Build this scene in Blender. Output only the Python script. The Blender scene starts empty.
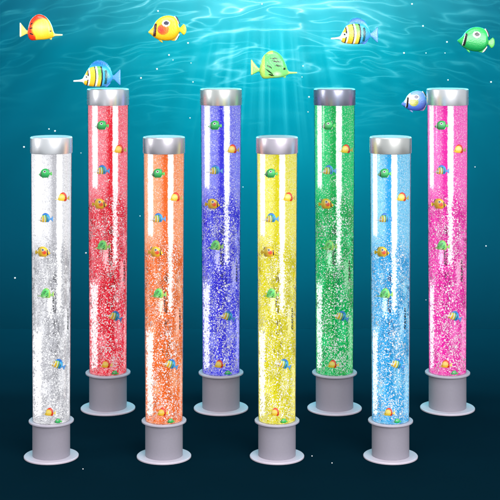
import bpy, bmesh, math, random
from mathutils import Vector
import numpy as np

C = bpy.context.scene.collection
SC = bpy.context.scene
U = 0.003                 # metres per picture pixel at the front row
F = 1400.0                # focal length in picture pixels
HY = 30.0                 # picture row of the horizon
CAMH = 427 * U            # camera height: front row stands at row 457
DF, DB = 1400.0, 1400.0 * 427 / 379   # depth of the two rows
DW = 2000.0               # depth of the water backdrop
R_ = math.radians

# ------------------------------------------------------------------ camera
cam = bpy.data.cameras.new('camera')
cam.sensor_width = 36; cam.lens = 36 * F / 500
cam.shift_y = -(250 - HY) / 500
cam.clip_start = 0.05; cam.clip_end = 200
co = bpy.data.objects.new('camera', cam); C.objects.link(co)
co.location = (0, 0, CAMH); co.rotation_euler = (R_(90), 0, 0)
SC.camera = co

# ------------------------------------------------------------------ world, exposure
W = bpy.data.worlds.new('World'); SC.world = W; W.use_nodes = True
bg = W.node_tree.nodes['Background']
bg.inputs[0].default_value = (0.80, 0.88, 0.95, 1); bg.inputs[1].default_value = 0.55
SC.view_settings.view_transform = 'Standard'; SC.view_settings.look = 'None'
SC.view_settings.exposure = 0; SC.view_settings.gamma = 1
SC.render.engine = 'CYCLES'
SC.cycles.use_denoising = True
SC.cycles.transparent_max_bounces = 16
SC.cycles.max_bounces = 6
SC.cycles.sample_clamp_indirect = 4

def at(px, py, d):
    return Vector(((px - 250) * d / F * U, d * U, CAMH + (HY - py) * d / F * U))

# ------------------------------------------------------------------ node helper
class X:
    """a socket with arithmetic"""
    def __init__(s, nt, sock): s.nt = nt; s.k = sock
    def _m(s, op, a, b=None, c=None):
        n = s.nt.nodes.new('ShaderNodeMath'); n.operation = op
        for i, v in enumerate((a, b, c)):
            if v is None: continue
            if isinstance(v, X): s.nt.links.new(v.k, n.inputs[i])
            else: n.inputs[i].default_value = v
        return X(s.nt, n.outputs[0])
    def __add__(s, o): return s._m('ADD', s, o)
    __radd__ = __add__
    def __sub__(s, o): return s._m('SUBTRACT', s, o)
    def __rsub__(s, o): return s._m('SUBTRACT', o, s)
    def __mul__(s, o): return s._m('MULTIPLY', s, o)
    __rmul__ = __mul__
    def __truediv__(s, o): return s._m('DIVIDE', s, o)
    def __rtruediv__(s, o): return s._m('DIVIDE', o, s)
    def __pow__(s, o): return s._m('POWER', s, o)
    def abs(s): return s._m('ABSOLUTE', s)
    def fract(s): return s._m('FRACT', s)
    def exp(s): return s._m('EXPONENT', s)
    def max(s, o): return s._m('MAXIMUM', s, o)
    def min(s, o): return s._m('MINIMUM', s, o)
    def gt(s, o): return s._m('GREATER_THAN', s, o)
    def step(s, a, b):
        """0 at a, 1 at b, smooth"""
        n = s.nt.nodes.new('ShaderNodeMapRange'); n.interpolation_type = 'SMOOTHSTEP'
        s.nt.links.new(s.k, n.inputs[0])
        for i, v in ((1, a), (2, b), (3, 0.0), (4, 1.0)): n.inputs[i].default_value = v
        if a > b:
            n.inputs[1].default_value = b; n.inputs[2].default_value = a
            n.inputs[3].default_value = 1.0; n.inputs[4].default_value = 0.0
        return X(s.nt, n.outputs[0])
    def bump(s, c, w):
        q = (s - c) / w
        return (q * q * -1.0).exp()

def comb(nt, x, y, z=0.0):
    n = nt.nodes.new('ShaderNodeCombineXYZ')
    for i, v in enumerate((x, y, z)):
        if isinstance(v, X): nt.links.new(v.k, n.inputs[i])
        else: n.inputs[i].default_value = v
    return n.outputs[0]
def sep(nt, sock):
    n = nt.nodes.new('ShaderNodeSeparateXYZ'); nt.links.new(sock, n.inputs[0])
    return [X(nt, o) for o in n.outputs]
def noise(nt, vec, scale=1.0, detail=2.0, rough=0.5, dist=0.0):
    n = nt.nodes.new('ShaderNodeTexNoise')
    if vec is not None: nt.links.new(vec, n.inputs['Vector'])
    n.inputs['Scale'].default_value = scale; n.inputs['Detail'].default_value = detail
    n.inputs['Roughness'].default_value = rough; n.inputs['Distortion'].default_value = dist
    return X(nt, n.outputs[0])
def voronoi(nt, vec, scale=1.0):
    n = nt.nodes.new('ShaderNodeTexVoronoi'); nt.links.new(vec, n.inputs['Vector'])
    n.inputs['Scale'].default_value = scale
    return X(nt, n.outputs[0])
def lin(c):
    return tuple((v / 255 / 12.92) if v / 255 <= 0.04045 else ((v / 255 + 0.055) / 1.055) ** 2.4 for v in c)
def mixc(nt, fac, a, b, mode='MIX'):
    n = nt.nodes.new('ShaderNodeMix'); n.data_type = 'RGBA'; n.blend_type = mode
    n.clamp_factor = True
    if isinstance(fac, X): nt.links.new(fac.k, n.inputs[0])
    else: n.inputs[0].default_value = fac
    for i, v in ((6, a), (7, b)):
        if isinstance(v, tuple): n.inputs[i].default_value = (*v[:3], 1)
        else: nt.links.new(v, n.inputs[i])
    return n.outputs[2]
def ramp(nt, fac, stops):
    n = nt.nodes.new('ShaderNodeValToRGB'); nt.links.new(fac.k, n.inputs[0])
    e = n.color_ramp.elements
    while len(e) < len(stops): e.new(0.5)
    for i, (p, c) in enumerate(stops):
        e[i].position = p; e[i].color = (*c, 1)
    return n.outputs[0]
def mat(name):
    m = bpy.data.materials.new(name); m.use_nodes = True
    return m, m.node_tree, m.node_tree.nodes['Principled BSDF']

# ------------------------------------------------------------------ lamps
SGN, GAIN = 1.0, 0.93
ALB = (0.0010, 0.0090, 0.0155)       # deep navy of the water backdrop
def area(name, loc, target, sx, sy, power, col=(1, 1, 1)):
    l = bpy.data.lights.new(name, 'AREA'); l.shape = 'RECTANGLE'; l.size = sx; l.size_y = sy
    l.energy = power; l.color = col
    o = bpy.data.objects.new(name, l); C.objects.link(o); o.location = loc
    o.rotation_euler = (Vector(target) - Vector(loc)).to_track_quat('-Z', 'Y').to_euler()
    return o
area('key_softbox', (1.7, 0.3, 1.9), (0, 4.3, 0.6), 3.6, 2.4, 265, (1, 0.985, 1))
area('side_softbox', (-3.4, 3.3, 1.5), (0, 4.4, 0.6), 0.8, 2.2, 55, (1, 0.985, 1))
area('top_softbox', (0.0, 3.1, 3.0), (0, 4.4, 0.3), 2.4, 1.0, 66, (1, 0.99, 1))

area('strip_softbox', (1.25, 0.1, 1.3), (0, 4.3, 1.2), 0.75, 1.5, 34, (1, 0.985, 1))
ff = area('floor_fill', (0.0, 1960 * U, 525 * U), (0, 1600 * U, 0), 4.6, 0.3, 76, (0.10, 0.84, 0.9))  # added unseen lamp high at the back, brightens the floor behind the rows

# added point lamp: its drawn pattern stands in for sunlit ripples on the backdrop
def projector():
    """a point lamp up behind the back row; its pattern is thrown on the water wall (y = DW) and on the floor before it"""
    l = bpy.data.lights.new('ripple_projector', 'POINT')
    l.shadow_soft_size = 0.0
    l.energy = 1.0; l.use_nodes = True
    o = bpy.data.objects.new('ripple_projector', l); C.objects.link(o)
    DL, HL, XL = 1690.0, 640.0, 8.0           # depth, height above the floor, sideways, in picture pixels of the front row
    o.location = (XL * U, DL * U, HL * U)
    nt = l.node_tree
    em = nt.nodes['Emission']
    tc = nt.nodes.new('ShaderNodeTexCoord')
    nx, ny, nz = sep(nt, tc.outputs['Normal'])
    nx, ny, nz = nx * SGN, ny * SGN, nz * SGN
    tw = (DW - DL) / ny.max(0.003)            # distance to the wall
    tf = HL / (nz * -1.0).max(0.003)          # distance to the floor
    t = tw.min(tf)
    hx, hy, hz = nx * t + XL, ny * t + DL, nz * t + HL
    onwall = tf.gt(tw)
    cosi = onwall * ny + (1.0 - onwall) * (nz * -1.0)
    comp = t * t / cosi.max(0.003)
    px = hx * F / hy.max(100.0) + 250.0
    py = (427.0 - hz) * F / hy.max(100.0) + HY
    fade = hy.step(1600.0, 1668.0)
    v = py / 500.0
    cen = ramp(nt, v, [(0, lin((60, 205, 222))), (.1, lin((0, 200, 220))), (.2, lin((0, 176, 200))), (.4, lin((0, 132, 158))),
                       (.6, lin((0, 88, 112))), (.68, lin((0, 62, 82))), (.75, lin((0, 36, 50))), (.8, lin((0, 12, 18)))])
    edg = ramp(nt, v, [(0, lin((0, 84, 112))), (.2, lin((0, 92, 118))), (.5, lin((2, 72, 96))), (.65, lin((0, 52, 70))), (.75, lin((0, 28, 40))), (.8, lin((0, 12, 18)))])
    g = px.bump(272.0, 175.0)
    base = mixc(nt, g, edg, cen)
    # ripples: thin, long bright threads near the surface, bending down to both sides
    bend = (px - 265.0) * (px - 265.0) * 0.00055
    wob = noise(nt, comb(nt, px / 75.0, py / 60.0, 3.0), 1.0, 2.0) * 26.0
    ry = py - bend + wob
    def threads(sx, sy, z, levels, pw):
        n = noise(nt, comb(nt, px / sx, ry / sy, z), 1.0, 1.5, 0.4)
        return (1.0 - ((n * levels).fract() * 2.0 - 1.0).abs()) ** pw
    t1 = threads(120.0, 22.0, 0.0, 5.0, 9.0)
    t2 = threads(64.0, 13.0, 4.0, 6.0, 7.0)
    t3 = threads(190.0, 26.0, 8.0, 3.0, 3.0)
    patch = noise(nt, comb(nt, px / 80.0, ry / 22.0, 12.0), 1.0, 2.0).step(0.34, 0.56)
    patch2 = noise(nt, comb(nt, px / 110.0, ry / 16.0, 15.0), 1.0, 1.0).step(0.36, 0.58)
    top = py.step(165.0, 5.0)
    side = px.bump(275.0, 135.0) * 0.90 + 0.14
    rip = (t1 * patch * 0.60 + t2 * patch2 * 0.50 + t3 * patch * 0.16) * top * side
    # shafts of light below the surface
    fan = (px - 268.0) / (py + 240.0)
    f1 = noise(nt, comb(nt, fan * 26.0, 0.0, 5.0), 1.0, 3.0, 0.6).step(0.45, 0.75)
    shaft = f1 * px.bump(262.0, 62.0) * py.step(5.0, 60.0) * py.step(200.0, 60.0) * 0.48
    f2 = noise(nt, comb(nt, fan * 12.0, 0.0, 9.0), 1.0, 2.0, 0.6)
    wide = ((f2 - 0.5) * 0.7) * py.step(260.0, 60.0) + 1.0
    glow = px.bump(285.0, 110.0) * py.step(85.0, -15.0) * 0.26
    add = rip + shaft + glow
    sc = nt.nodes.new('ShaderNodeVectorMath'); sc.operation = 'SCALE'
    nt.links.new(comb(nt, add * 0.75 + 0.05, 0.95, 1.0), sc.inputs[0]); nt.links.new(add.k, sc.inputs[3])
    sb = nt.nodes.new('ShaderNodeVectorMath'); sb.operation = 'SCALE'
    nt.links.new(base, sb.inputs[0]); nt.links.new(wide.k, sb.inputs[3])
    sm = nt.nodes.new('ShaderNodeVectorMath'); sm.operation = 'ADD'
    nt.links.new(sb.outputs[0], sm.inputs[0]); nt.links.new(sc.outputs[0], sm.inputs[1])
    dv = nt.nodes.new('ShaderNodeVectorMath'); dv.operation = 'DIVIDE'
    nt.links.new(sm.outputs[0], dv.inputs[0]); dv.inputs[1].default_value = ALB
    nt.links.new(dv.outputs[0], em.inputs['Color'])
    st = comp * fade * (U * U * 4 * math.pi * math.pi * GAIN)
    nt.links.new(st.k, em.inputs['Strength'])
    return o
projector()

# ------------------------------------------------------------------ mesh helpers
def obj(name, me, m=None, parent=None):
    o = bpy.data.objects.new(name, me); C.objects.link(o)
    if m is not None:
        if me.materials: me.materials[0] = m
        else: me.materials.append(m)
    if parent is not None: o.parent = parent
    return o
def mesh(name, vs, fs, smooth=True):
    me = bpy.data.meshes.new(name); me.from_pydata(vs, [], fs); me.update()
    if smooth:
        for p in me.polygons: p.use_smooth = True
    return me
def lathe(name, prof, seg=72, sharp=35):
    """prof: (r, z) in pixels from bottom to top"""
    vs, fs = [], []
    for r, z in prof:
        for j in range(seg):
            a = 2 * math.pi * j / seg
            vs.append((r * U * math.cos(a), r * U * math.sin(a), z * U))
    for i in range(len(prof) - 1):
        for j in range(seg):
            k = (j + 1) % seg
            fs.append((i * seg + j, i * seg + k, (i + 1) * seg + k, (i + 1) * seg + j))
    me = mesh(name, vs, fs)
    bm = bmesh.new(); bm.from_mesh(me)
    bmesh.ops.remove_doubles(bm, verts=bm.verts, dist=1e-7)
    bmesh.ops.recalc_face_normals(bm, faces=bm.faces)
    for e in bm.edges:
        if len(e.link_faces) == 2 and e.calc_face_angle(0) > R_(sharp): e.smooth = False
    bm.to_mesh(me); bm.free()
    return me
def arc(name, r0, r1, z0, z1, a0, a1, seg, thick=0.0, zs=1):
    """curved sheet; angle 0 = straight back (+y), positive = right"""
    vs, fs = [], []
    n = seg + 1
    for q in range(zs + 1):
        t = q / zs; z = z0 + (z1 - z0) * t; r = r0 + (r1 - r0) * t
        for i in range(n):
            a = a0 + (a1 - a0) * i / seg
            vs.append((r * U * math.sin(a), r * U * math.cos(a), z * U))
    for q in range(zs):
        for i in range(seg):
            b = q * n + i
            fs.append((b, b + 1, b + n + 1, b + n))
    me = mesh(name, vs, fs)
    if thick:
        bm = bmesh.new(); bm.from_mesh(me)
        g = bmesh.ops.solidify(bm, geom=bm.faces[:], thickness=thick * U)
        bmesh.ops.recalc_face_normals(bm, faces=bm.faces)
        bm.to_mesh(me); bm.free()
    return me
def thing(name, label, cat, loc, group=None, scale=1.0, rotz=0.0):
    o = bpy.data.objects.new(name, None); C.objects.link(o)
    o.empty_display_size = 0.02
    o.location = loc; o.scale = (scale,) * 3; o.rotation_euler = (0, 0, rotz)
    o['label'] = label; o['category'] = cat
    if group: o['group'] = group
    return o
def copy_thing(root):
    r = root.copy(); C.objects.link(r)
    for ch in list(root.children):
        c = ch.copy(); C.objects.link(c); c.parent = r
        for g in list(ch.children):
            d = g.copy(); C.objects.link(d); d.parent = c
    return r

# ------------------------------------------------------------------ the setting: dark water, rising in one sheet from the floor
m_w, nt, p = mat('deep_water')
tc = nt.nodes.new('ShaderNodeTexCoord')
nn = noise(nt, tc.outputs['Object'], 6.0, 4.0)
colr = mixc(nt, nn, tuple(c * 0.93 for c in ALB), tuple(c * 1.07 for c in ALB))
nt.links.new(colr, p.inputs['Base Color'])
p.inputs['Roughness'].default_value = 0.9
p.inputs['Specular IOR Level'].default_value = 0.0
prof = [(900.0, 0.0), (1300, 0), (1700, 0), (DW, 0.0), (DW, 400.0), (DW, 900.0)]
vs, fs = [], []
for xx in (-1100, 1100):
    for y, z in prof: vs.append((xx * U, y * U, z * U))
n = len(prof)
for i in range(n - 1): fs.append((i, n + i, n + i + 1, i + 1))
w = obj('water', mesh('water', vs, fs, False), m_w)
w['kind'] = 'structure'

# ------------------------------------------------------------------ materials of the lamps
def painted(name, col, rough=0.45, spec=0.4, metal=0.0):
    m, nt, p = mat(name)
    tc = nt.nodes.new('ShaderNodeTexCoord')
    nn = noise(nt, tc.outputs['Object'], 220.0, 3.0)
    c = mixc(nt, nn, tuple(v * 0.95 for v in col), tuple(min(1, v * 1.05) for v in col))
    nt.links.new(c, p.inputs['Base Color'])
    p.inputs['Roughness'].default_value = rough; p.inputs['Specular IOR Level'].default_value = spec
    p.inputs['Metallic'].default_value = metal
    b = nt.nodes.new('ShaderNodeBump'); b.inputs['Strength'].default_value = 0.05
    b.inputs['Distance'].default_value = 0.0006
    nt.links.new(nn.k, b.inputs['Height']); nt.links.new(b.outputs[0], p.inputs['Normal'])
    return m
M_BASE = painted('grey_base_paint', tuple(v * 0.54 for v in lin((172, 167, 180))), 0.5, 0.3)
M_FOOT = painted('pale_foot_plastic', tuple(v * 0.58 for v in lin((222, 212, 226))), 0.35, 0.4)
M_COLLAR = painted('collar_plastic', tuple(v * 0.57 for v in lin((200, 194, 208))), 0.35, 0.4)
def metal(name, col, rough=0.28):
    m, nt, p = mat(name)
    tc = nt.nodes.new('ShaderNodeTexCoord')
    mp = nt.nodes.new('ShaderNodeMapping'); mp.inputs['Scale'].default_value = (8, 8, 60)
    nt.links.new(tc.outputs['Object'], mp.inputs[0])
    nn = noise(nt, mp.outputs[0], 1.0, 3.0)
    nt.links.new(mixc(nt, nn, tuple(v * 0.97 for v in col), tuple(min(1, v * 1.03) for v in col)), p.inputs['Base Color'])
    p.inputs['Metallic'].default_value = 0.85
    nt.links.new((nn * 0.06 + (rough - 0.03)).k, p.inputs['Roughness'])
    return m
# clear acrylic: see-through with a glossy skin
m_acr, nt, p = mat('clear_acrylic')
nt.nodes.remove(p)
out = nt.nodes['Material Output']
tr = nt.nodes.new('ShaderNodeBsdfTransparent'); tr.inputs[0].default_value = (0.985, 0.99, 0.99, 1)
gl = nt.nodes.new('ShaderNodeBsdfGlossy'); gl.inputs['Roughness'].default_value = 0.06
fr = nt.nodes.new('ShaderNodeFresnel'); fr.inputs[0].default_value = 1.49
tc = nt.nodes.new('ShaderNodeTexCoord')
bp = nt.nodes.new('ShaderNodeBump'); bp.inputs['Strength'].default_value = 0.12; bp.inputs['Distance'].default_value = 0.002
nt.links.new(noise(nt, tc.outputs['Object'], 90.0, 2.0).k, bp.inputs['Height'])
nt.links.new(bp.outputs[0], gl.inputs['Normal'])
ms = nt.nodes.new('ShaderNodeMixShader')
nt.links.new((X(nt, fr.outputs[0]) * 0.9).k, ms.inputs[0])
nt.links.new(tr.outputs[0], ms.inputs[1]); nt.links.new(gl.outputs[0], ms.inputs[2])
nt.links.new(ms.outputs[0], out.inputs[0])
M_ACR = m_acr
# air bubbles
m_b, nt, p = mat('air_bubble')
tc = nt.nodes.new('ShaderNodeTexCoord')
nt.links.new(mixc(nt, noise(nt, tc.outputs['Object'], 500.0), (0.95, 0.95, 0.95), (0.99, 0.99, 0.99)), p.inputs['Base Color'])
p.inputs['Roughness'].default_value = 0.2
p.inputs['Specular IOR Level'].default_value = 0.8
tb = nt.nodes.new('ShaderNodeBsdfTranslucent'); tb.inputs[0].default_value = (0.98, 0.98, 0.98, 1)
mb = nt.nodes.new('ShaderNodeMixShader'); mb.inputs[0].default_value = 0.12
nt.links.new(p.outputs[0], mb.inputs[1]); nt.links.new(tb.outputs[0], mb.inputs[2])
nt.links.new(mb.outputs[0], nt.nodes['Material Output'].inputs[0])
M_BUB = m_b
m_mark, nt, p = mat('dark_print')
tc = nt.nodes.new('ShaderNodeTexCoord')
nt.links.new(mixc(nt, noise(nt, tc.outputs['Object'], 300.0), (0.03, 0.03, 0.032), (0.09, 0.09, 0.09)), p.inputs['Base Color'])
M_MARK = m_mark

TR0, TR1 = 18.7, 20.2     # tube radius, bottom and top
ZB, ZT = 38.0, 304.0
def strip_mat(name, col, tint, glow=0.7):
    """white gloss highlight drawn as a glowing strip, flecked where bubbles pass"""
    m, nt, p = mat(name)
    tc = nt.nodes.new('ShaderNodeTexCoord')
    x, y, z = sep(nt, tc.outputs['Object'])
    v = comb(nt, x / U, y / U, z / U)
    n1 = noise(nt, v, 0.62, 2.0, 0.6).step(0.50, 0.64)
    low = (z / U).step(225.0, 190.0)
    c = mixc(nt, n1 * (low * 0.3 + 0.6), col, tint)
    rim = nt.nodes.new('ShaderNodeAttribute'); rim.attribute_name = 'rim'
    q = X(nt, rim.outputs['Fac']) * 10.0
    al = (q + (noise(nt, v, 0.5, 2.0, 0.65) - 0.5) * (low * 10.0 + 2.4) - 0.5 - low * 1.0).step(-0.7, 1.1)
    nt.links.new(al.k, p.inputs['Alpha'])
    nt.links.new(c, p.inputs['Base Color']); nt.links.new(c, p.inputs['Emission Color'])
    p.inputs['Emission Strength'].default_value = glow
    p.inputs['Roughness'].default_value = 0.6
    return m
def water_mat(name, sat, pale, dark):
    m, nt, p = mat(name)
    tc = nt.nodes.new('ShaderNodeTexCoord')
    x, y, z = sep(nt, tc.outputs['Object'])
    u = x / (19.3 * U); zp = z / U
    xp = x / U
    yp = y / U
    v = comb(nt, xp, yp, zp)
    tilt = noise(nt, comb(nt, xp / 5.0, 2.0, zp / 14.0), 1.0, 2.0)
    up = (zp + tilt * 50.0 - 25.0).step(196.0, 226.0)
    # upper part: pale at the sides, saturated in a band beside the middle highlight strip
    band = u.bump(0.02, 0.17)
    slow = u.step(-0.75, 0.15)
    pu = (0.80 - slow * 0.35 - band * 0.75) + u.step(0.25, 0.45) * 0.12
    fine = noise(nt, v, 0.85, 1.0, 0.5)
    pu = pu + 0.08 + (fine - 0.5) * 1.3
    edge = u.abs().step(0.90, 0.99)  # bright rim lines of the tube, put into the emission colour
    # lower part: clouds of dense and thin bubbles, deeper colour
    cl = noise(nt, comb(nt, xp / 7.0, yp / 7.0, zp / 26.0), 1.0, 3.0, 0.6)
    pl = cl.step(0.36, 0.72) * 0.85 + (fine - 0.5) * 1.6
    pl = pl - band * 0.35
    pl = pl + edge * zp.step(150.0, 110.0) * 0.8
    f = (pu * up + pl * (1.0 - up)).max(0.0).min(1.0)
    c = mixc(nt, f, sat, pale)
    deep = noise(nt, comb(nt, xp / 8.0, 30.0, zp / 20.0), 1.0, 3.0, 0.6).step(0.48, 0.66) * (1.0 - up) * (1.0 - edge)
    c = mixc(nt, deep * 0.8, c, tuple(0.72 * a + 0.28 * b for a, b in zip(sat, dark)))
    # dark gaps
    dk = noise(nt, comb(nt, xp / 3.2, 4.0, zp / 9.0), 1.0, 3.0, 0.65).step(0.50, 0.62)
    dmask = (u.bump(0.05, 0.30) + u.bump(-0.98, 0.10) * 0.9 + u.bump(0.95, 0.10) * 0.7).min(1.0) * zp.step(60.0, 110.0) * zp.step(228.0, 190.0)
    c = mixc(nt, dk * dmask * 0.95, c, dark)
    sp = noise(nt, comb(nt, xp, yp + 90.0, zp), 0.75, 0.0).step(0.66, 0.72)
    c = mixc(nt, sp * (0.5 - up * 0.22), c, dark)
    ws = noise(nt, comb(nt, xp, yp + 210.0, zp), 0.8, 0.0).step(0.62, 0.70)
    c = mixc(nt, ws * (0.85 - up * 0.45 - deep * 0.5) * (1.0 - band * up), c, (0.95, 0.95, 0.96))
    nt.links.new(mixc(nt, 0.8, c, (0, 0, 0)), p.inputs['Base Color'])
    nt.links.new(c, p.inputs['Emission Color'])
    p.inputs['Emission Strength'].default_value = 0.95
    p.inputs['Roughness'].default_value = 0.7
    p.inputs['Specular IOR Level'].default_value = 0.1
    return m

# ------------------------------------------------------------------ meshes of the lamp
rnd = random.Random(4)
me_foot = lathe('foot', [(0.01, 0), (26.6, 0), (27.2, 0.5), (27.2, 1.6), (26.6, 2.2), (18.0, 2.2), (0.01, 2.2)])
me_base = lathe('base', [(18.4, 2.0), (18.7, 2.4), (18.7, 36.2), (0.01, 36.2)])
me_collar = lathe('collar', [(18.2, 35.4), (21.8, 35.4), (22.4, 35.9), (22.4, 37.1), (22.0, 37.5), (19.0, 37.5), (0.01, 37.5)])
me_cap = lathe('cap', [(20.0, 304.2), (20.7, 304.2), (20.9, 304.6), (20.9, 319.6), (20.3, 320.3), (19.9, 320.3), (19.9, 319.4)])
me_lid = lathe('lid', [(19.9, 319.2), (19.9, 320.1), (19.4, 320.6), (0.01, 320.6)])
me_tube = lathe('tube', [(TR0, 37.3), (TR0 + (TR1 - TR0) * 0.5, 170), (TR1, 304.8)], 96)
me_water = arc('water_column', TR0 - 0.5, TR1 - 0.5, 37.8, 304.5, R_(-104), R_(104), 60, 0.0, 2)
b0 = bmesh.new(); b0.from_mesh(me_water)
bmesh.ops.create_circle(b0, cap_ends=True, radius=(TR0 - 0.5) * U, segments=64)
for vv in b0.verts:
    if abs(vv.co.z) < 1e-9: vv.co.z = 37.8 * U
b0.to_mesh(me_water); b0.free()

def interp_r(z): return TR0 + (TR1 - TR0) * (z - 37.2) / (303.6 - 37.2)
def strip_mesh(u0, u1, z0, z1, inset=1.1, jag=0.0, seed=0):
    """concave strip on the back of the tube between two relative widths, ends ragged"""
    r = random.Random(seed)
    cols = 10; vs = []; fs = []
    nz = max(4, int((z1 - z0) / 3))
    for i in range(nz + 1):
        t = i / nz
        for j in range(cols + 1):
            s = j / cols
            e = jag * (r.random() - 0.5)
            z = z0 + (z1 - z0) * t
            if i == 0: z += r.random() * jag * 2.2
            if i == nz: z -= r.random() * jag * 2.2
            u = u0 + (u1 - u0) * s + (e * 0.02 if j in (0, cols) else 0)
            rr = interp_r(z) - inset
            a = math.asin(max(-0.999, min(0.999, u * interp_r(z) / rr if abs(u * interp_r(z) / rr) < 1 else math.copysign(0.999, u))))
            vs.append((rr * U * math.sin(a), rr * U * math.cos(a), z * U))
    n = cols + 1
    for i in range(nz):
        for j in range(cols):
            b = i * n + j
            fs.append((b, b + 1, b + n + 1, b + n))
    me = mesh('highlight_strip', vs, fs)
    bm = bmesh.new(); bm.from_mesh(me)
    bmesh.ops.solidify(bm, geom=bm.faces[:], thickness=0.35 * U)
    bmesh.ops.recalc_face_normals(bm, faces=bm.faces)
    bm.to_mesh(me); bm.free()
    # how far each point lies from the ragged rim of the strip (0 at the rim), in pixels
    ca = me.color_attributes.new('rim', 'FLOAT_COLOR', 'POINT')
    for i, vv in enumerate(me.vertices):
        z = vv.co.z / U; u = vv.co.x / U / interp_r(z)
        du = min(u - u0, u1 - u) * interp_r(z)
        dz = min(z - z0 if z0 > 45 else 99, z1 - z if z1 < 300 else 99) * 0.22
        q = max(0.0, min(du, dz)) / 10.0
        ca.data[i].color = (q, q, q, 1)
    return me
STRIPS = [(-0.85, -0.58, 218, 304, 1), (0.12, 0.44, 138, 304, 1), (-0.97, -0.58, 38.5, 128, 2),  # highlights of the acrylic, put in as glowing strips and patches
          (-0.36, -0.04, 132, 164, 3), (0.50, 0.84, 114, 152, 3), (0.76, 0.98, 38.5, 92, 3)]
ME_STRIPS = [strip_mesh(a, b, z0, z1, 1.2, 0.0, i) for i, (a, b, z0, z1, j) in enumerate(STRIPS)]

# bubbles: one cloud of tiny spheres
bm = bmesh.new(); bmesh.ops.create_icosphere(bm, subdivisions=1, radius=1.0)
ICO_V = np.array([v.co[:] for v in bm.verts]); ICO_F = np.array([[v.index for v in f.verts] for f in bm.faces]); bm.free()
def cloud(spots):
    V, Fc = [], []
    for i, (x, y, z, r, e) in enumerate(spots):
        q = ICO_V * np.array([r, r, r * e]) + np.array([x, y, z])
        V.append(q * U); Fc.append(ICO_F + i * len(ICO_V))
    return mesh('bubbles', np.concatenate(V).tolist(), np.concatenate(Fc).tolist())
def make_cloud(seed):
    rnd = random.Random(seed); spots = []
    ph = rnd.uniform(0, 6)
    def put(n, zlo, zhi, rlo, rhi, dens=None):
        k = 0
        while k < n:
            z = rnd.uniform(zlo, zhi); u = rnd.uniform(-0.97, 0.97)
            if dens and rnd.random() > dens(u, z): continue
            R = interp_r(z) - 0.9
            x = u * R; ymax = math.sqrt(max(0, R * R - x * x))
            y = -ymax * rnd.uniform(-0.6, 0.62 + 0.3 * abs(u))
            r = rlo + (rhi - rlo) * rnd.random() ** 2
            spots.append((x, y, z, r, rnd.uniform(0.8, 1.5))); k += 1
    wave = lambda u, z: max(0.06, 0.55 * math.sin(z * 0.07 + u * 3 + ph) + 0.45 * math.sin(z * 0.19 - u * 5 + 2 * ph)) * 0.8 + 0.14
    put(2500, 39, 240, 0.17, 0.44, lambda u, z: wave(u, z) * (1 if z < 195 else (240 - z) / 45))
    put(260, 39, 230, 0.40, 0.80, lambda u, z: wave(u, z) * (1 if z < 190 else 0.5))
    put(90, 39, 210, 0.7, 1.1, lambda u, z: 1 if -0.1 < u < 0.5 else 0.3)
    put(600, 200, 303, 0.16, 0.34)
    put(200, 38.5, 56, 0.3, 0.75)
    return cloud(spots)
ME_BUBS = [make_cloud(q) for q in (4, 5, 6, 7)]
me_bub = ME_BUBS[0]

# small dark printed marks: two upright rows of strokes and a broken dark line down the left edge
def marks(u0, z0, z1, wd, seed):
    r = random.Random(seed); vs, fs = [], []
    z = z0
    while z < z1:
        h = r.uniform(1.2, 2.6)
        for (a, b, c, d) in ((0, wd, 0, h * 0.5), (r.choice((0, 0.5)) * wd, r.choice((0.6, 1)) * wd, h * 0.5, h)):
            q = len(vs)
            for (uu, zz) in ((a, c), (b, c), (b, d), (a, d)):
                R = interp_r(z + zz) - 1.9
                x = u0 * R + uu
                y = math.sqrt(max(0.5, R * R - x * x))
                vs.append((x * U, y * U, (z + zz) * U))
            fs.append((q, q + 1, q + 2, q + 3))
        z += h + r.uniform(0.3, 1.0)
    me = mesh('printed_mark', vs, fs, False)
    b2 = bmesh.new(); b2.from_mesh(me)
    bmesh.ops.solidify(b2, geom=b2.faces[:], thickness=0.15 * U)
    b2.to_mesh(me); b2.free()
    return me
ME_MARKS = [marks(-0.06, 142, 160, 1.25, 1), marks(0.85, 126, 146, 1.3, 2)]

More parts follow.
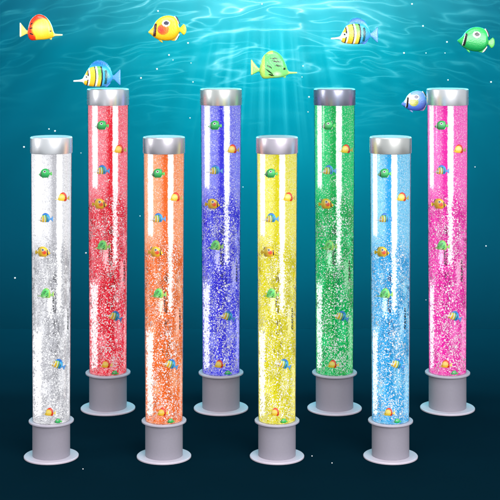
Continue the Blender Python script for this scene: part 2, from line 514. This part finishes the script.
# ------------------------------------------------------------------ fish
def hermite(pts, x):
    if x <= pts[0][0]: return pts[0][1]
    for i in range(len(pts) - 1):
        (x0, z0), (x1, z1) = pts[i], pts[i + 1]
        if x <= x1:
            t = (x - x0) / (x1 - x0)
            def slope(j):
                a, b = max(0, j - 1), min(len(pts) - 1, j + 1)
                return (pts[b][1] - pts[a][1]) / max(1e-6, pts[b][0] - pts[a][0])
            m0, m1 = slope(i) * (x1 - x0), slope(i + 1) * (x1 - x0)
            t2, t3 = t * t, t * t * t
            return (2*t3 - 3*t2 + 1) * z0 + (t3 - 2*t2 + t) * m0 + (-2*t3 + 3*t2) * z1 + (t3 - t2) * m1
    return pts[-1][1]
def loft(name, top, bot, thick, col, nx=120, nr=100, flat=False, smooth=True):
    x0, x1 = top[0][0], top[-1][0]
    vs, fs = [], []
    for i in range(nx + 1):
        t = i / nx
        x = x0 + (x1 - x0) * t
        f = hermite if smooth else (lambda p, q: float(np.interp(q, [a for a, _ in p], [b for _, b in p])))
        zt, zb = f(top, x), f(bot, x)
        h = max(0.02, (zt - zb) / 2); mz = (zt + zb) / 2
        th = thick * (1 - (2 * t - 1) ** 6) ** 0.5 if flat else thick * min(1.0, h / 9.0) ** 0.8
        th = max(th, 0.05)
        for j in range(nr):
            a = 2 * math.pi * j / nr
            sa, ca = math.sin(a), math.cos(a)
            vs.append((x, th * math.copysign(abs(ca) ** 0.8, ca), mz + h * math.copysign(abs(sa) ** 0.95, sa)))
    for i in range(nx):
        for j in range(nr):
            k = (j + 1) % nr
            fs.append((i * nr + j, i * nr + k, (i + 1) * nr + k, (i + 1) * nr + j))
    fs.append(tuple(range(nr))); fs.append(tuple(range(nx * nr, nx * nr + nr))[::-1])
    cols = [col(x, z) for x, y, z in vs]
    me = mesh(name, [(x * U, y * U, z * U) for x, y, z in vs], fs)
    bm = bmesh.new(); bm.from_mesh(me); bmesh.ops.recalc_face_normals(bm, faces=bm.faces); bm.to_mesh(me); bm.free()
    ca = me.color_attributes.new('paint', 'FLOAT_COLOR', 'POINT')
    for i, c in enumerate(cols): ca.data[i].color = (*lin(c), 1)
    return me
m_f, nt, p = mat('painted_fish_plastic')
at_ = nt.nodes.new('ShaderNodeAttribute'); at_.attribute_name = 'paint'
tc = nt.nodes.new('ShaderNodeTexCoord')
sc_ = voronoi(nt, tc.outputs['Object'], 250.0).min(1.0)
nt.links.new(mixc(nt, 1.0, at_.outputs['Color'], mixc(nt, sc_, (0.74, 0.74, 0.74), (0.86, 0.86, 0.86)), 'MULTIPLY'), p.inputs['Base Color'])
p.inputs['Roughness'].default_value = 0.28
b_ = nt.nodes.new('ShaderNodeBump'); b_.inputs['Strength'].default_value = 0.35; b_.inputs['Distance'].default_value = 0.001
nt.links.new(sc_.k, b_.inputs['Height']); nt.links.new(b_.outputs[0], p.inputs['Normal'])
M_FISH = m_f

def lerp(a, b, t):
    t = max(0, min(1, t)); return tuple(x + (y - x) * t for x, y in zip(a, b))
def ell(x, z, cx, cz, rx, rz): return ((x - cx) / rx) ** 2 + ((z - cz) / rz) ** 2 < 1
BLK = (22, 20, 24)
def seg_d(x, z, ax, az, bx, bz):
    t = max(0, min(1, ((x-ax)*(bx-ax) + (z-az)*(bz-az)) / ((bx-ax)**2 + (bz-az)**2)))
    return math.hypot(x - ax - t*(bx-ax), z - az - t*(bz-az)), t
def streak(x, z, L, w):
    for s in L:
        d, t = seg_d(x, z, *s)
        if d < w * (0.35 + 1.3 * t * (1 - t) * 2): return True
    return False
# long-snouted shape, head to the left (-x), pixel units
LS_TOP = [(-20.5, -3.2), (-13.0, -2.6), (-11.8, -1.0), (-10.5, 3.5), (-8.0, 9.0), (-4.5, 13.5), (0, 16.2), (4, 16.6), (8, 14.5), (11.5, 10.5), (13.6, 4.0), (14.2, -0.2)]
LS_BOT = [(-20.5, -4.6), (-13.0, -5.2), (-11.8, -5.8), (-10.5, -6.6), (-8.0, -7.6), (-4.5, -8.4), (0, -8.8), (4, -9.0), (8, -9.4), (11.5, -8.8), (13.6, -5.8), (14.2, -3.0)]
def c_red(x, z):
    ring = math.hypot((x + 1.5) / 12.2, (z - 2.0) / 11.5)
    if x < -11.6: return lerp((255, 232, 120), (255, 244, 190), (-x - 12) / 8)
    if streak(x, z, [(8.8, 8.0, 11.0, 6.6), (8.8, 3.0, 12, 2.4), (8.2, -3.6, 11.8, -2.2)], 0.75): return BLK
    if abs(x + 9.0) < 0.9 and abs(z + 0.1) < 0.7: return BLK
    y = lerp((255, 238, 150), (255, 208, 44), (abs(z - 4) + abs(x) * .4) / 10)
    return lerp(y, (238, 58, 22), (ring - 0.80) / 0.22 if (z > 5 or x > 6) else 0)
def c_lime(x, z):
    if x < -11.6: return (170, 225, 110)
    if streak(x, z, [(-3, 9.2, 4.5, 9.6), (-6, 6.0, 3, 7.2), (-6.5, 2.2, 0.5, 3.2), (3, 0.4, 8.0, 3.4), (2.5, -5.0, 8.8, -0.2), (1, -6.6, 6, -5.4)], 0.75): return (16, 40, 20)
    if abs(x + 8.6) < 1.0 and abs(z + 0.2) < 1.0: return BLK
    if x > 9.5 or (z < -6.8 and x > 2) or (z > 13.5 and x > 2): return (176, 220, 96)
    g = lerp((96, 224, 110), (150, 232, 130), (4 - z) / 12)
    return lerp(g, (225, 250, 215), 1 - math.hypot((x + 2) / 5, (z + 5) / 3))
def c_tail(col, edge=None):
    return lambda x, z: edge if edge and x > 21.0 else col
LS_TAIL_T = [(13.4, 0.4), (15.4, 0.6), (21.8, 8.6), (22.3, 8.0)]
LS_TAIL_B = [(13.4, -3.6), (15.4, -2.8), (21.8, -6.4), (22.3, -5.6)]
# blue striped fish
ST_TOP = [(-24.0, -6.4), (-15.2, -4.8), (-12.6, -0.6), (-9.0, 5.4), (-3, 7.6), (3, 7.8), (9, 6.4), (13, 3.0), (15.2, -1.0)]
ST_BOT = [(-24.0, -7.8), (-15.2, -8.2), (-12.6, -10.8), (-9.0, -12.0), (-3, -12.6), (3, -12.6), (9, -11.2), (13, -8.2), (15.2, -5.2)]
ST_DOR_T = [(-9.6, 4.6), (-7.0, 8.8), (-3.0, 12.4), (1.2, 13.6), (6, 12.6), (10.5, 9.4), (13.6, 4.0), (15.0, -1.5)]
ST_DOR_B = [(-9.6, 3.6), (-7.0, 4.6), (-3.0, 5.8), (1.2, 6.2), (6, 5.2), (10.5, 3.4), (13.6, 0.0), (15.0, -4.0)]
ST_DOR_S = []
for q in range(35):
    xx = -9.6 + 24.6 * q / 34
    ST_DOR_S.append((xx, hermite(ST_DOR_T, xx) + (0.55 if q % 2 else -0.35)))
ST_ANAL_T = [(5.5, -10.0), (9, -9.0), (13, -6.4)]
ST_ANAL_B = [(5.5, -11.6), (9.5, -13.2), (13, -9.4)]
ST_TAIL_T = [(14.6, -1.6), (16.6, -1.2), (22.4, 4.6), (23.0, 4.0)]
ST_TAIL_B = [(14.6, -5.2), (16.6, -5.6), (22.4, -11.4), (23.0, -10.6)]
def c_striped(x, z):
    xx = x + 0.018 * (z + 2) ** 2
    if x < -13.6: return (250, 250, 246)
    if abs(x + 10.6) < 0.8 and abs(z + 3.0) < 0.8: return BLK
    if -9.3 < xx < -8.2 and (z > -2.0 or z < -5.2): return BLK
    if -12.5 < xx <= -9.3 and (z > -1.0 or z < -6.4): return (250, 200, 50)
    if xx < -6.6: return (248, 248, 240)
    if xx < -1.6: return lerp((250, 196, 40), (190, 215, 70), (z + 3) / 9)
    if xx < -0.6: return BLK
    if xx < 1.2: return (246, 248, 240)
    if xx < 4.6: return lerp((232, 205, 60), (110, 190, 80), (z + 9) / 12)
    if xx < 6.0: return BLK
    if xx < 8.0: return (64, 176, 226)
    if xx < 10.4 and -10 < z < 4: return (18, 92, 96)
    return lerp((70, 160, 232), (60, 186, 232), (z + 6) / 10)
def c_dorsal(x, z): return lerp((60, 178, 236), (8, 112, 206), (z - 6) / 5)
# round shape, head to the left
RD_TOP = [(-17.6, -2.6), (-15.6, -0.6), (-13.5, 1.6), (-10.5, 7.0), (-6.0, 11.2), (-1, 13.2), (4, 13.4), (8.5, 11.8), (11.6, 7.6), (13.2, 2.2), (13.9, 0.6)]
RD_BOT = [(-17.6, -3.8), (-15.6, -5.2), (-13.5, -7.0), (-10.5, -9.2), (-6.0, -10.9), (-1, -11.6), (4, -11.4), (8.5, -9.8), (11.6, -6.8), (13.2, -3.6), (13.9, -2.2)]
RD_TAIL_T = [(13.0, 1.2), (14.6, 1.8), (17.6, 5.2), (19.6, 3.4), (20.4, 0)]
RD_TAIL_B = [(13.0, -2.8), (14.6, -3.2), (17.6, -6.2), (19.6, -4.6), (20.4, -1.6)]
RD_DOR_T = [(7.0, 12.2), (9.4, 13.2), (11.8, 11.0), (14.0, 6.4)]
RD_DOR_B = [(7.0, 9.6), (9.4, 7.8), (11.8, 5.6), (14.0, 5.0)]
RD_ANA_T = [(5.4, -8.8), (9.0, -6.6), (11.6, -4.6), (13.4, -4.8)]
RD_ANA_B = [(5.4, -11.6), (9.0, -11.8), (11.6, -10.4), (13.4, -6.4)]
RD_PEL_T = [(-8.0, -8.6), (-5.6, -9.8), (-3.2, -13.0)]
RD_PEL_B = [(-8.0, -10.4), (-5.6, -12.8), (-3.2, -13.8)]
def round_col(body, belly, face, cheek, ring, spot, mask=None):
    def f(x, z):
        if -12.0 + 0.12 * z < x < -9.2 + 0.1 * z and -7.4 < z < 5.4:
            if x < -11.4 + 0.12 * z and face[1]: return face[1]
            return face[0]
        if ell(x, z, 0.6, 5.9, 2.7, 2.0): return spot
        if ring and ell(x, z, 0.2, 5.7, 4.0, 3.2): return ring
        if mask and (ell(x, z, -4.2, 5.6, 7.0, 2.9) or (x < -7.5 + 0.1 * z and x > -14.0 and -1.5 < z)): return mask
        if cheek and ell(x, z, -2.6, -0.4, 5.8, 5.4): return lerp(cheek[0], cheek[1], (math.hypot(x + 4.6, z + 1.0) - 1.0) / 5)
        return lerp(belly, body, (z + 10) / 12)
    return f
def edged(col, z_up):
    def f(x, z):
        d = x + (z if z_up else -z) * 0.55
        k = 16.2 if z_up else 16.6
        if d > k: return BLK
        if d > k - 1.3: return (240, 240, 235)
        return col
    return f
def eye_mesh(r):
    b = bmesh.new(); bmesh.ops.create_uvsphere(b, u_segments=10, v_segments=8, radius=r * U)
    me = bpy.data.meshes.new('eye'); b.to_mesh(me); b.free()
    for q in me.polygons: q.use_smooth = True
    return me
m_e, nt, p = mat('black_eye')
tc = nt.nodes.new('ShaderNodeTexCoord')
nt.links.new(mixc(nt, noise(nt, tc.outputs['Object'], 100.0), (0.008, 0.008, 0.01), (0.02, 0.02, 0.02)), p.inputs['Base Color'])
p.inputs['Roughness'].default_value = 0.1
M_EYE = m_e; ME_EYE = eye_mesh(0.85)

def build_fish(parts, eye):
    root = thing('toy_fish', 'x', 'toy fish', (0, 0, 0), None)
    for nm, me in parts: obj(nm, me, M_FISH, root)
    for s in (-1, 1):
        e = obj('eye', ME_EYE, M_EYE, root); e.location = (eye[0] * U, s * eye[1] * U, eye[2] * U)
    return root
def long_snout(col, tail, edge=None):
    return build_fish([('body', loft('body', LS_TOP, LS_BOT, 4.6, col)),
                       ('tail_fin', loft('tail_fin', LS_TAIL_T, LS_TAIL_B, 0.6, c_tail(tail, edge), 14, 12, True, False)),
                       ('pelvic_fin', loft('pelvic_fin', [(-10.2, -5.6), (-8.6, -6.4), (-7.6, -7.4)], [(-10.2, -6.6), (-9.6, -9.0), (-7.6, -8.2)], 0.6, lambda x, z: tail, 8, 10, True, False))], (-8.9, 3.0, -0.1))
def round_fish(col, tail, fin, edge_up, edge_dn):
    return build_fish([('body', loft('body', RD_TOP, RD_BOT, 5.0, col)),
                       ('tail_fin', loft('tail_fin', RD_TAIL_T, RD_TAIL_B, 0.6, c_tail(tail), 14, 12, True, False)),
                       ('dorsal_fin', loft('dorsal_fin', RD_DOR_T, RD_DOR_B, 0.7, edge_up, 20, 24, True, False)),
                       ('anal_fin', loft('anal_fin', RD_ANA_T, RD_ANA_B, 0.7, edge_dn, 20, 24, True, False)),
                       ('pelvic_fin', loft('pelvic_fin', RD_PEL_T, RD_PEL_B, 0.7, lambda x, z: fin, 8, 10, True, False))], (-10.6, 3.4, 1.6))
P_RED = long_snout(c_red, (252, 232, 110), (255, 246, 200))
P_LIME = long_snout(c_lime, (150, 220, 110), (214, 226, 130))
P_STR = build_fish([('body', loft('body', ST_TOP, ST_BOT, 4.6, c_striped)),
                    ('tail_fin', loft('tail_fin', ST_TAIL_T, ST_TAIL_B, 0.6, lambda x, z: (92, 160, 226), 14, 12, True, False)),
                    ('dorsal_fin', loft('dorsal_fin', ST_DOR_S, ST_DOR_B, 1.1, c_dorsal, 68, 24, True, False)),
                    ('anal_fin', loft('anal_fin', ST_ANAL_T, ST_ANAL_B, 0.7, lambda x, z: (96, 150, 232), 10, 10, True, False))], (-10.6, 2.9, -3.0))
P_YEL = round_fish(round_col((252, 216, 40), (236, 178, 20), ((70, 24, 24), None), ((238, 60, 40), (250, 130, 30)), (238, 236, 226), (56, 56, 78)),
                   (252, 214, 40), (240, 190, 30), edged((250, 206, 30), True), edged((246, 186, 30), False))
P_GRN = round_fish(round_col((48, 200, 96), (14, 140, 70), (BLK, (232, 236, 236)), None, (238, 244, 240), BLK),
                   (96, 206, 92), (70, 200, 96), edged((40, 186, 90), True), edged((40, 186, 90), False))
P_NAV = round_fish(round_col((120, 166, 238), (60, 100, 200), (BLK, (240, 240, 244)), ((228, 226, 140), (170, 180, 60)), (244, 244, 246), (120, 120, 140), (238, 240, 248)),
                   (110, 150, 226), (150, 170, 226), edged((120, 150, 226), True), edged((150, 160, 220), False))

used = set()
def place_fish(proto, px, py, d, s, label, group, right=False, rot=0.0, dy=0.0):
    o = proto if proto.name not in used else copy_thing(proto)
    used.add(o.name)
    o.location = at(px, py, d) + Vector((0, dy, 0))
    o.scale = (s,) * 3
    o.rotation_euler = (0, R_(rot), math.pi if right else 0.0)
    o['label'] = label; o['group'] = group; o['category'] = 'toy fish'
    return o
G_OUT = 'toy fish swimming above the lamps'
D_ = DB
S_ = DB / DF
for proto, px, py, s, right, rot, dd, label in [
    (P_RED, 42.0, 31.0, 1.0, True, 0, 0, 'red and yellow long-snouted fish alone in the upper left corner'),
    (P_STR, 97.5, 74.0, 1.0, False, 0, -22, 'blue fish with yellow and black stripes resting over the red lamp'),
    (P_YEL, 166.0, 29.0, 1.0, False, 0, 0, 'yellow round fish with red cheek swimming free above the orange lamp'),
    (P_LIME, 275.0, 68.5, 1.08, True, 0, 0, 'pale green fish with dark streaks and long snout swimming above the yellow lamp'),
    (P_STR, 355.0, 31.5, 1.0, False, 0, 0, 'blue fish with yellow and black stripes swimming free above the green lamp'),
    (P_GRN, 475.0, 40.0, 0.98, False, 8, 0, 'green round fish with black eyespot in the upper right corner above the pink lamp'),
    (P_NAV, 415.5, 101.5, 0.80, False, 0, 30, 'royal blue round fish with yellow cheek beside the cap of the pink lamp')]:
    place_fish(proto, px, py, D_ + dd, s * (D_ + dd) / DF, label, G_OUT, right, rot)

# ------------------------------------------------------------------ the eight lamps
LAMPS = [  # x, row (0 front, 1 back), colour word, saturated, pale, dark, cap metal, cap word
    (51.3, 0, 'clear white', (182, 182, 188), (248, 248, 252), (84, 84, 90), (1.0, 0.99, 1.0), 'bright silver'),
    (108.0, 1, 'red', (222, 22, 48), (246, 142, 156), (92, 8, 16), (0.80, 0.79, 0.82), 'silver'),
    (164.0, 0, 'orange', (234, 104, 28), (248, 178, 136), (104, 50, 18), (0.66, 0.62, 0.66), 'grey'),
    (221.0, 1, 'deep blue', (52, 48, 214), (150, 154, 240), (16, 16, 110), (0.72, 0.74, 0.70), 'greenish grey'),
    (277.0, 0, 'yellow', (216, 206, 4), (240, 234, 120), (112, 100, 24), (0.78, 0.70, 0.78), 'mauve tinted'),
    (334.5, 1, 'green', (0, 164, 76), (52, 208, 128), (0, 62, 36), (0.34, 0.35, 0.44), 'dark bluish grey'),
    (390.5, 0, 'light blue', (40, 164, 226), (150, 218, 244), (8, 56, 110), (0.74, 0.74, 0.70), 'warm grey'),
    (447.5, 1, 'pink', (230, 36, 164), (246, 130, 206), (112, 12, 76), (0.86, 0.86, 0.87), 'pale silver'),
]
FISHES = [  # proto, x off, y row (front row), depth off, scale, right, place, words
    (P_GRN, -6.5, 173.5, -11, 0.36, False, 0, 'green fish with black eye near the top inside the {} lamp'),
    (P_RED, 10.8, 198.0, -5, 0.34, False, 0, 'red and yellow fish by the right wall high inside the {} lamp'),
    (P_STR, -6.4, 217.8, -11, 0.35, False, 0, 'blue striped fish in the upper half inside the {} lamp'),
    (P_YEL, -8.0, 252.0, -10, 0.40, True, 0, 'yellow round fish with red cheek facing right inside the {} lamp'),
    (P_LIME, -6.0, 294.5, -11, 0.38, False, 0, 'pale green streaked fish at mid height inside the {} lamp'),
    (P_STR, 6.3, 363.5, -10.5, 0.36, False, 20, 'blue striped fish in the lower half inside the {} lamp'),
    (P_RED, -2.4, 413.0, -12, 0.31, False, 0, 'red and yellow fish just above the base collar inside the {} lamp'),
    (P_GRN, 6.5, 421.3, -13, 0.20, False, 0, 'dark green fish sunk behind the collar rim at the bottom inside the {} lamp'),
]
G_LAMP = 'bubble tube lamps standing in two rows'
proto = None
mats = {}
for i, (px, row, word, sat, pale, dark, capc, capw) in enumerate(LAMPS):
    s = DB / DF if row else 1.0
    d = DB if row else DF
    where = 'in the back row' if row else 'in the front row'
    label = f'tall {word} bubble tube lamp {where} with {capw} cap'
    loc = at(px, HY + 427 * DF / d, d)
    mw = water_mat(f'lit_{word.replace(" ", "_")}_water', lin(sat), lin(pale), lin(dark))
    msn = strip_mat(f'{word.replace(" ", "_")}_highlight_strip', (0.96, 0.96, 0.97), tuple(0.2 * a + 0.8 * b for a, b in zip(lin((235, 235, 240)), lin(pale))))
    mpale = strip_mat(f'{word.replace(" ", "_")}_pale_highlight', tuple(0.55 * q + 0.4 for q in lin(pale)), lin(pale), 0.45)
    mc = metal(f'{capw.replace(" ", "_")}_metal', capc)
    if proto is None:
        root = thing('bubble_lamp', label, 'bubble lamp', loc, G_LAMP, s)
        obj('foot', me_foot, M_FOOT, root)
        obj('base', me_base, M_BASE, root)
        obj('collar', me_collar, M_COLLAR, root)
        obj('tube', me_tube, M_ACR, root)
        obj('water_column', me_water, mw, root)
        for me in ME_STRIPS[:3]: obj('highlight_strip', me, msn, root)
        for me in ME_STRIPS[3:]: obj('pale_highlight_strip', me, mpale, root)
        b = obj('bubbles', me_bub, M_BUB, root); b['kind'] = 'stuff'
        for me in ME_MARKS: obj('printed_mark', me, M_MARK, root)
        lid_parent = obj('cap', me_cap, mc, root)
        obj('lid', me_lid, M_BASE, lid_parent)
        proto = root
    else:
        root = copy_thing(proto)
        root.location = loc; root.scale = (s,) * 3; root['label'] = label
    for ch in root.children:
        k = ch.name.split('.')[0]
        mm = {'water_column': mw, 'highlight_strip': msn, 'pale_highlight_strip': mpale, 'cap': mc}.get(k)
        if k == 'bubbles': ch.data = ME_BUBS[i % 4]
        if mm is not None:
            ch.material_slots[0].link = 'OBJECT'; ch.material_slots[0].material = mm
    dyrow = -48 if row else 0
    for (pf, ox, py, dp, fs_, right, rot, txt) in FISHES:
        place_fish(pf, px + ox, py + dyrow, d + dp * s, fs_ * s, txt.format(word), f'toy fish inside the {word} lamp', right, rot)

# ------------------------------------------------------------------ loose bubbles drifting in the water
rb = random.Random(11)
b2 = bmesh.new(); bmesh.ops.create_icosphere(b2, subdivisions=2, radius=U)
me_ab = bpy.data.meshes.new('air_bubble'); b2.to_mesh(me_ab); b2.free()
for q in me_ab.polygons: q.use_smooth = True
me_ab.materials.append(M_BUB)
BUBS = [(203, 130), (308, 112), (158, 11), (188, 43), (169, 55), (173, 60), (191, 63), (157, 69), (141, 78), (193, 82), (412, 4), (423, 26), (404, 53), (426, 53),
        (445, 53), (448, 80), (491, 82), (447, 42), (49, 129), (55, 131), (24, 147), (86, 253), (81, 153), (303, 66), (309, 97), (302, 77),
        (475, 167), (262, 4), (312, 456), (332, 463), (83, 469), (15, 278), (243, 187), (426, 300), (486, 246), (190, 118), (350, 130), (140, 216)]
for i, (x, y) in enumerate(BUBS):
    o = bpy.data.objects.new('air_bubble', me_ab); C.objects.link(o)
    d = rb.uniform(1595, 1650) if y < 330 else rb.uniform(1300, 1350)
    o.location = at(x, y, d)
    r = rb.choice((0.55, 0.7, 0.9)) * d / F
    o.scale = (r, r, r)
    o['label'] = 'tiny pale air bubble drifting in the blue water'; o['category'] = 'bubble'
    o['group'] = 'air bubbles drifting in the water'
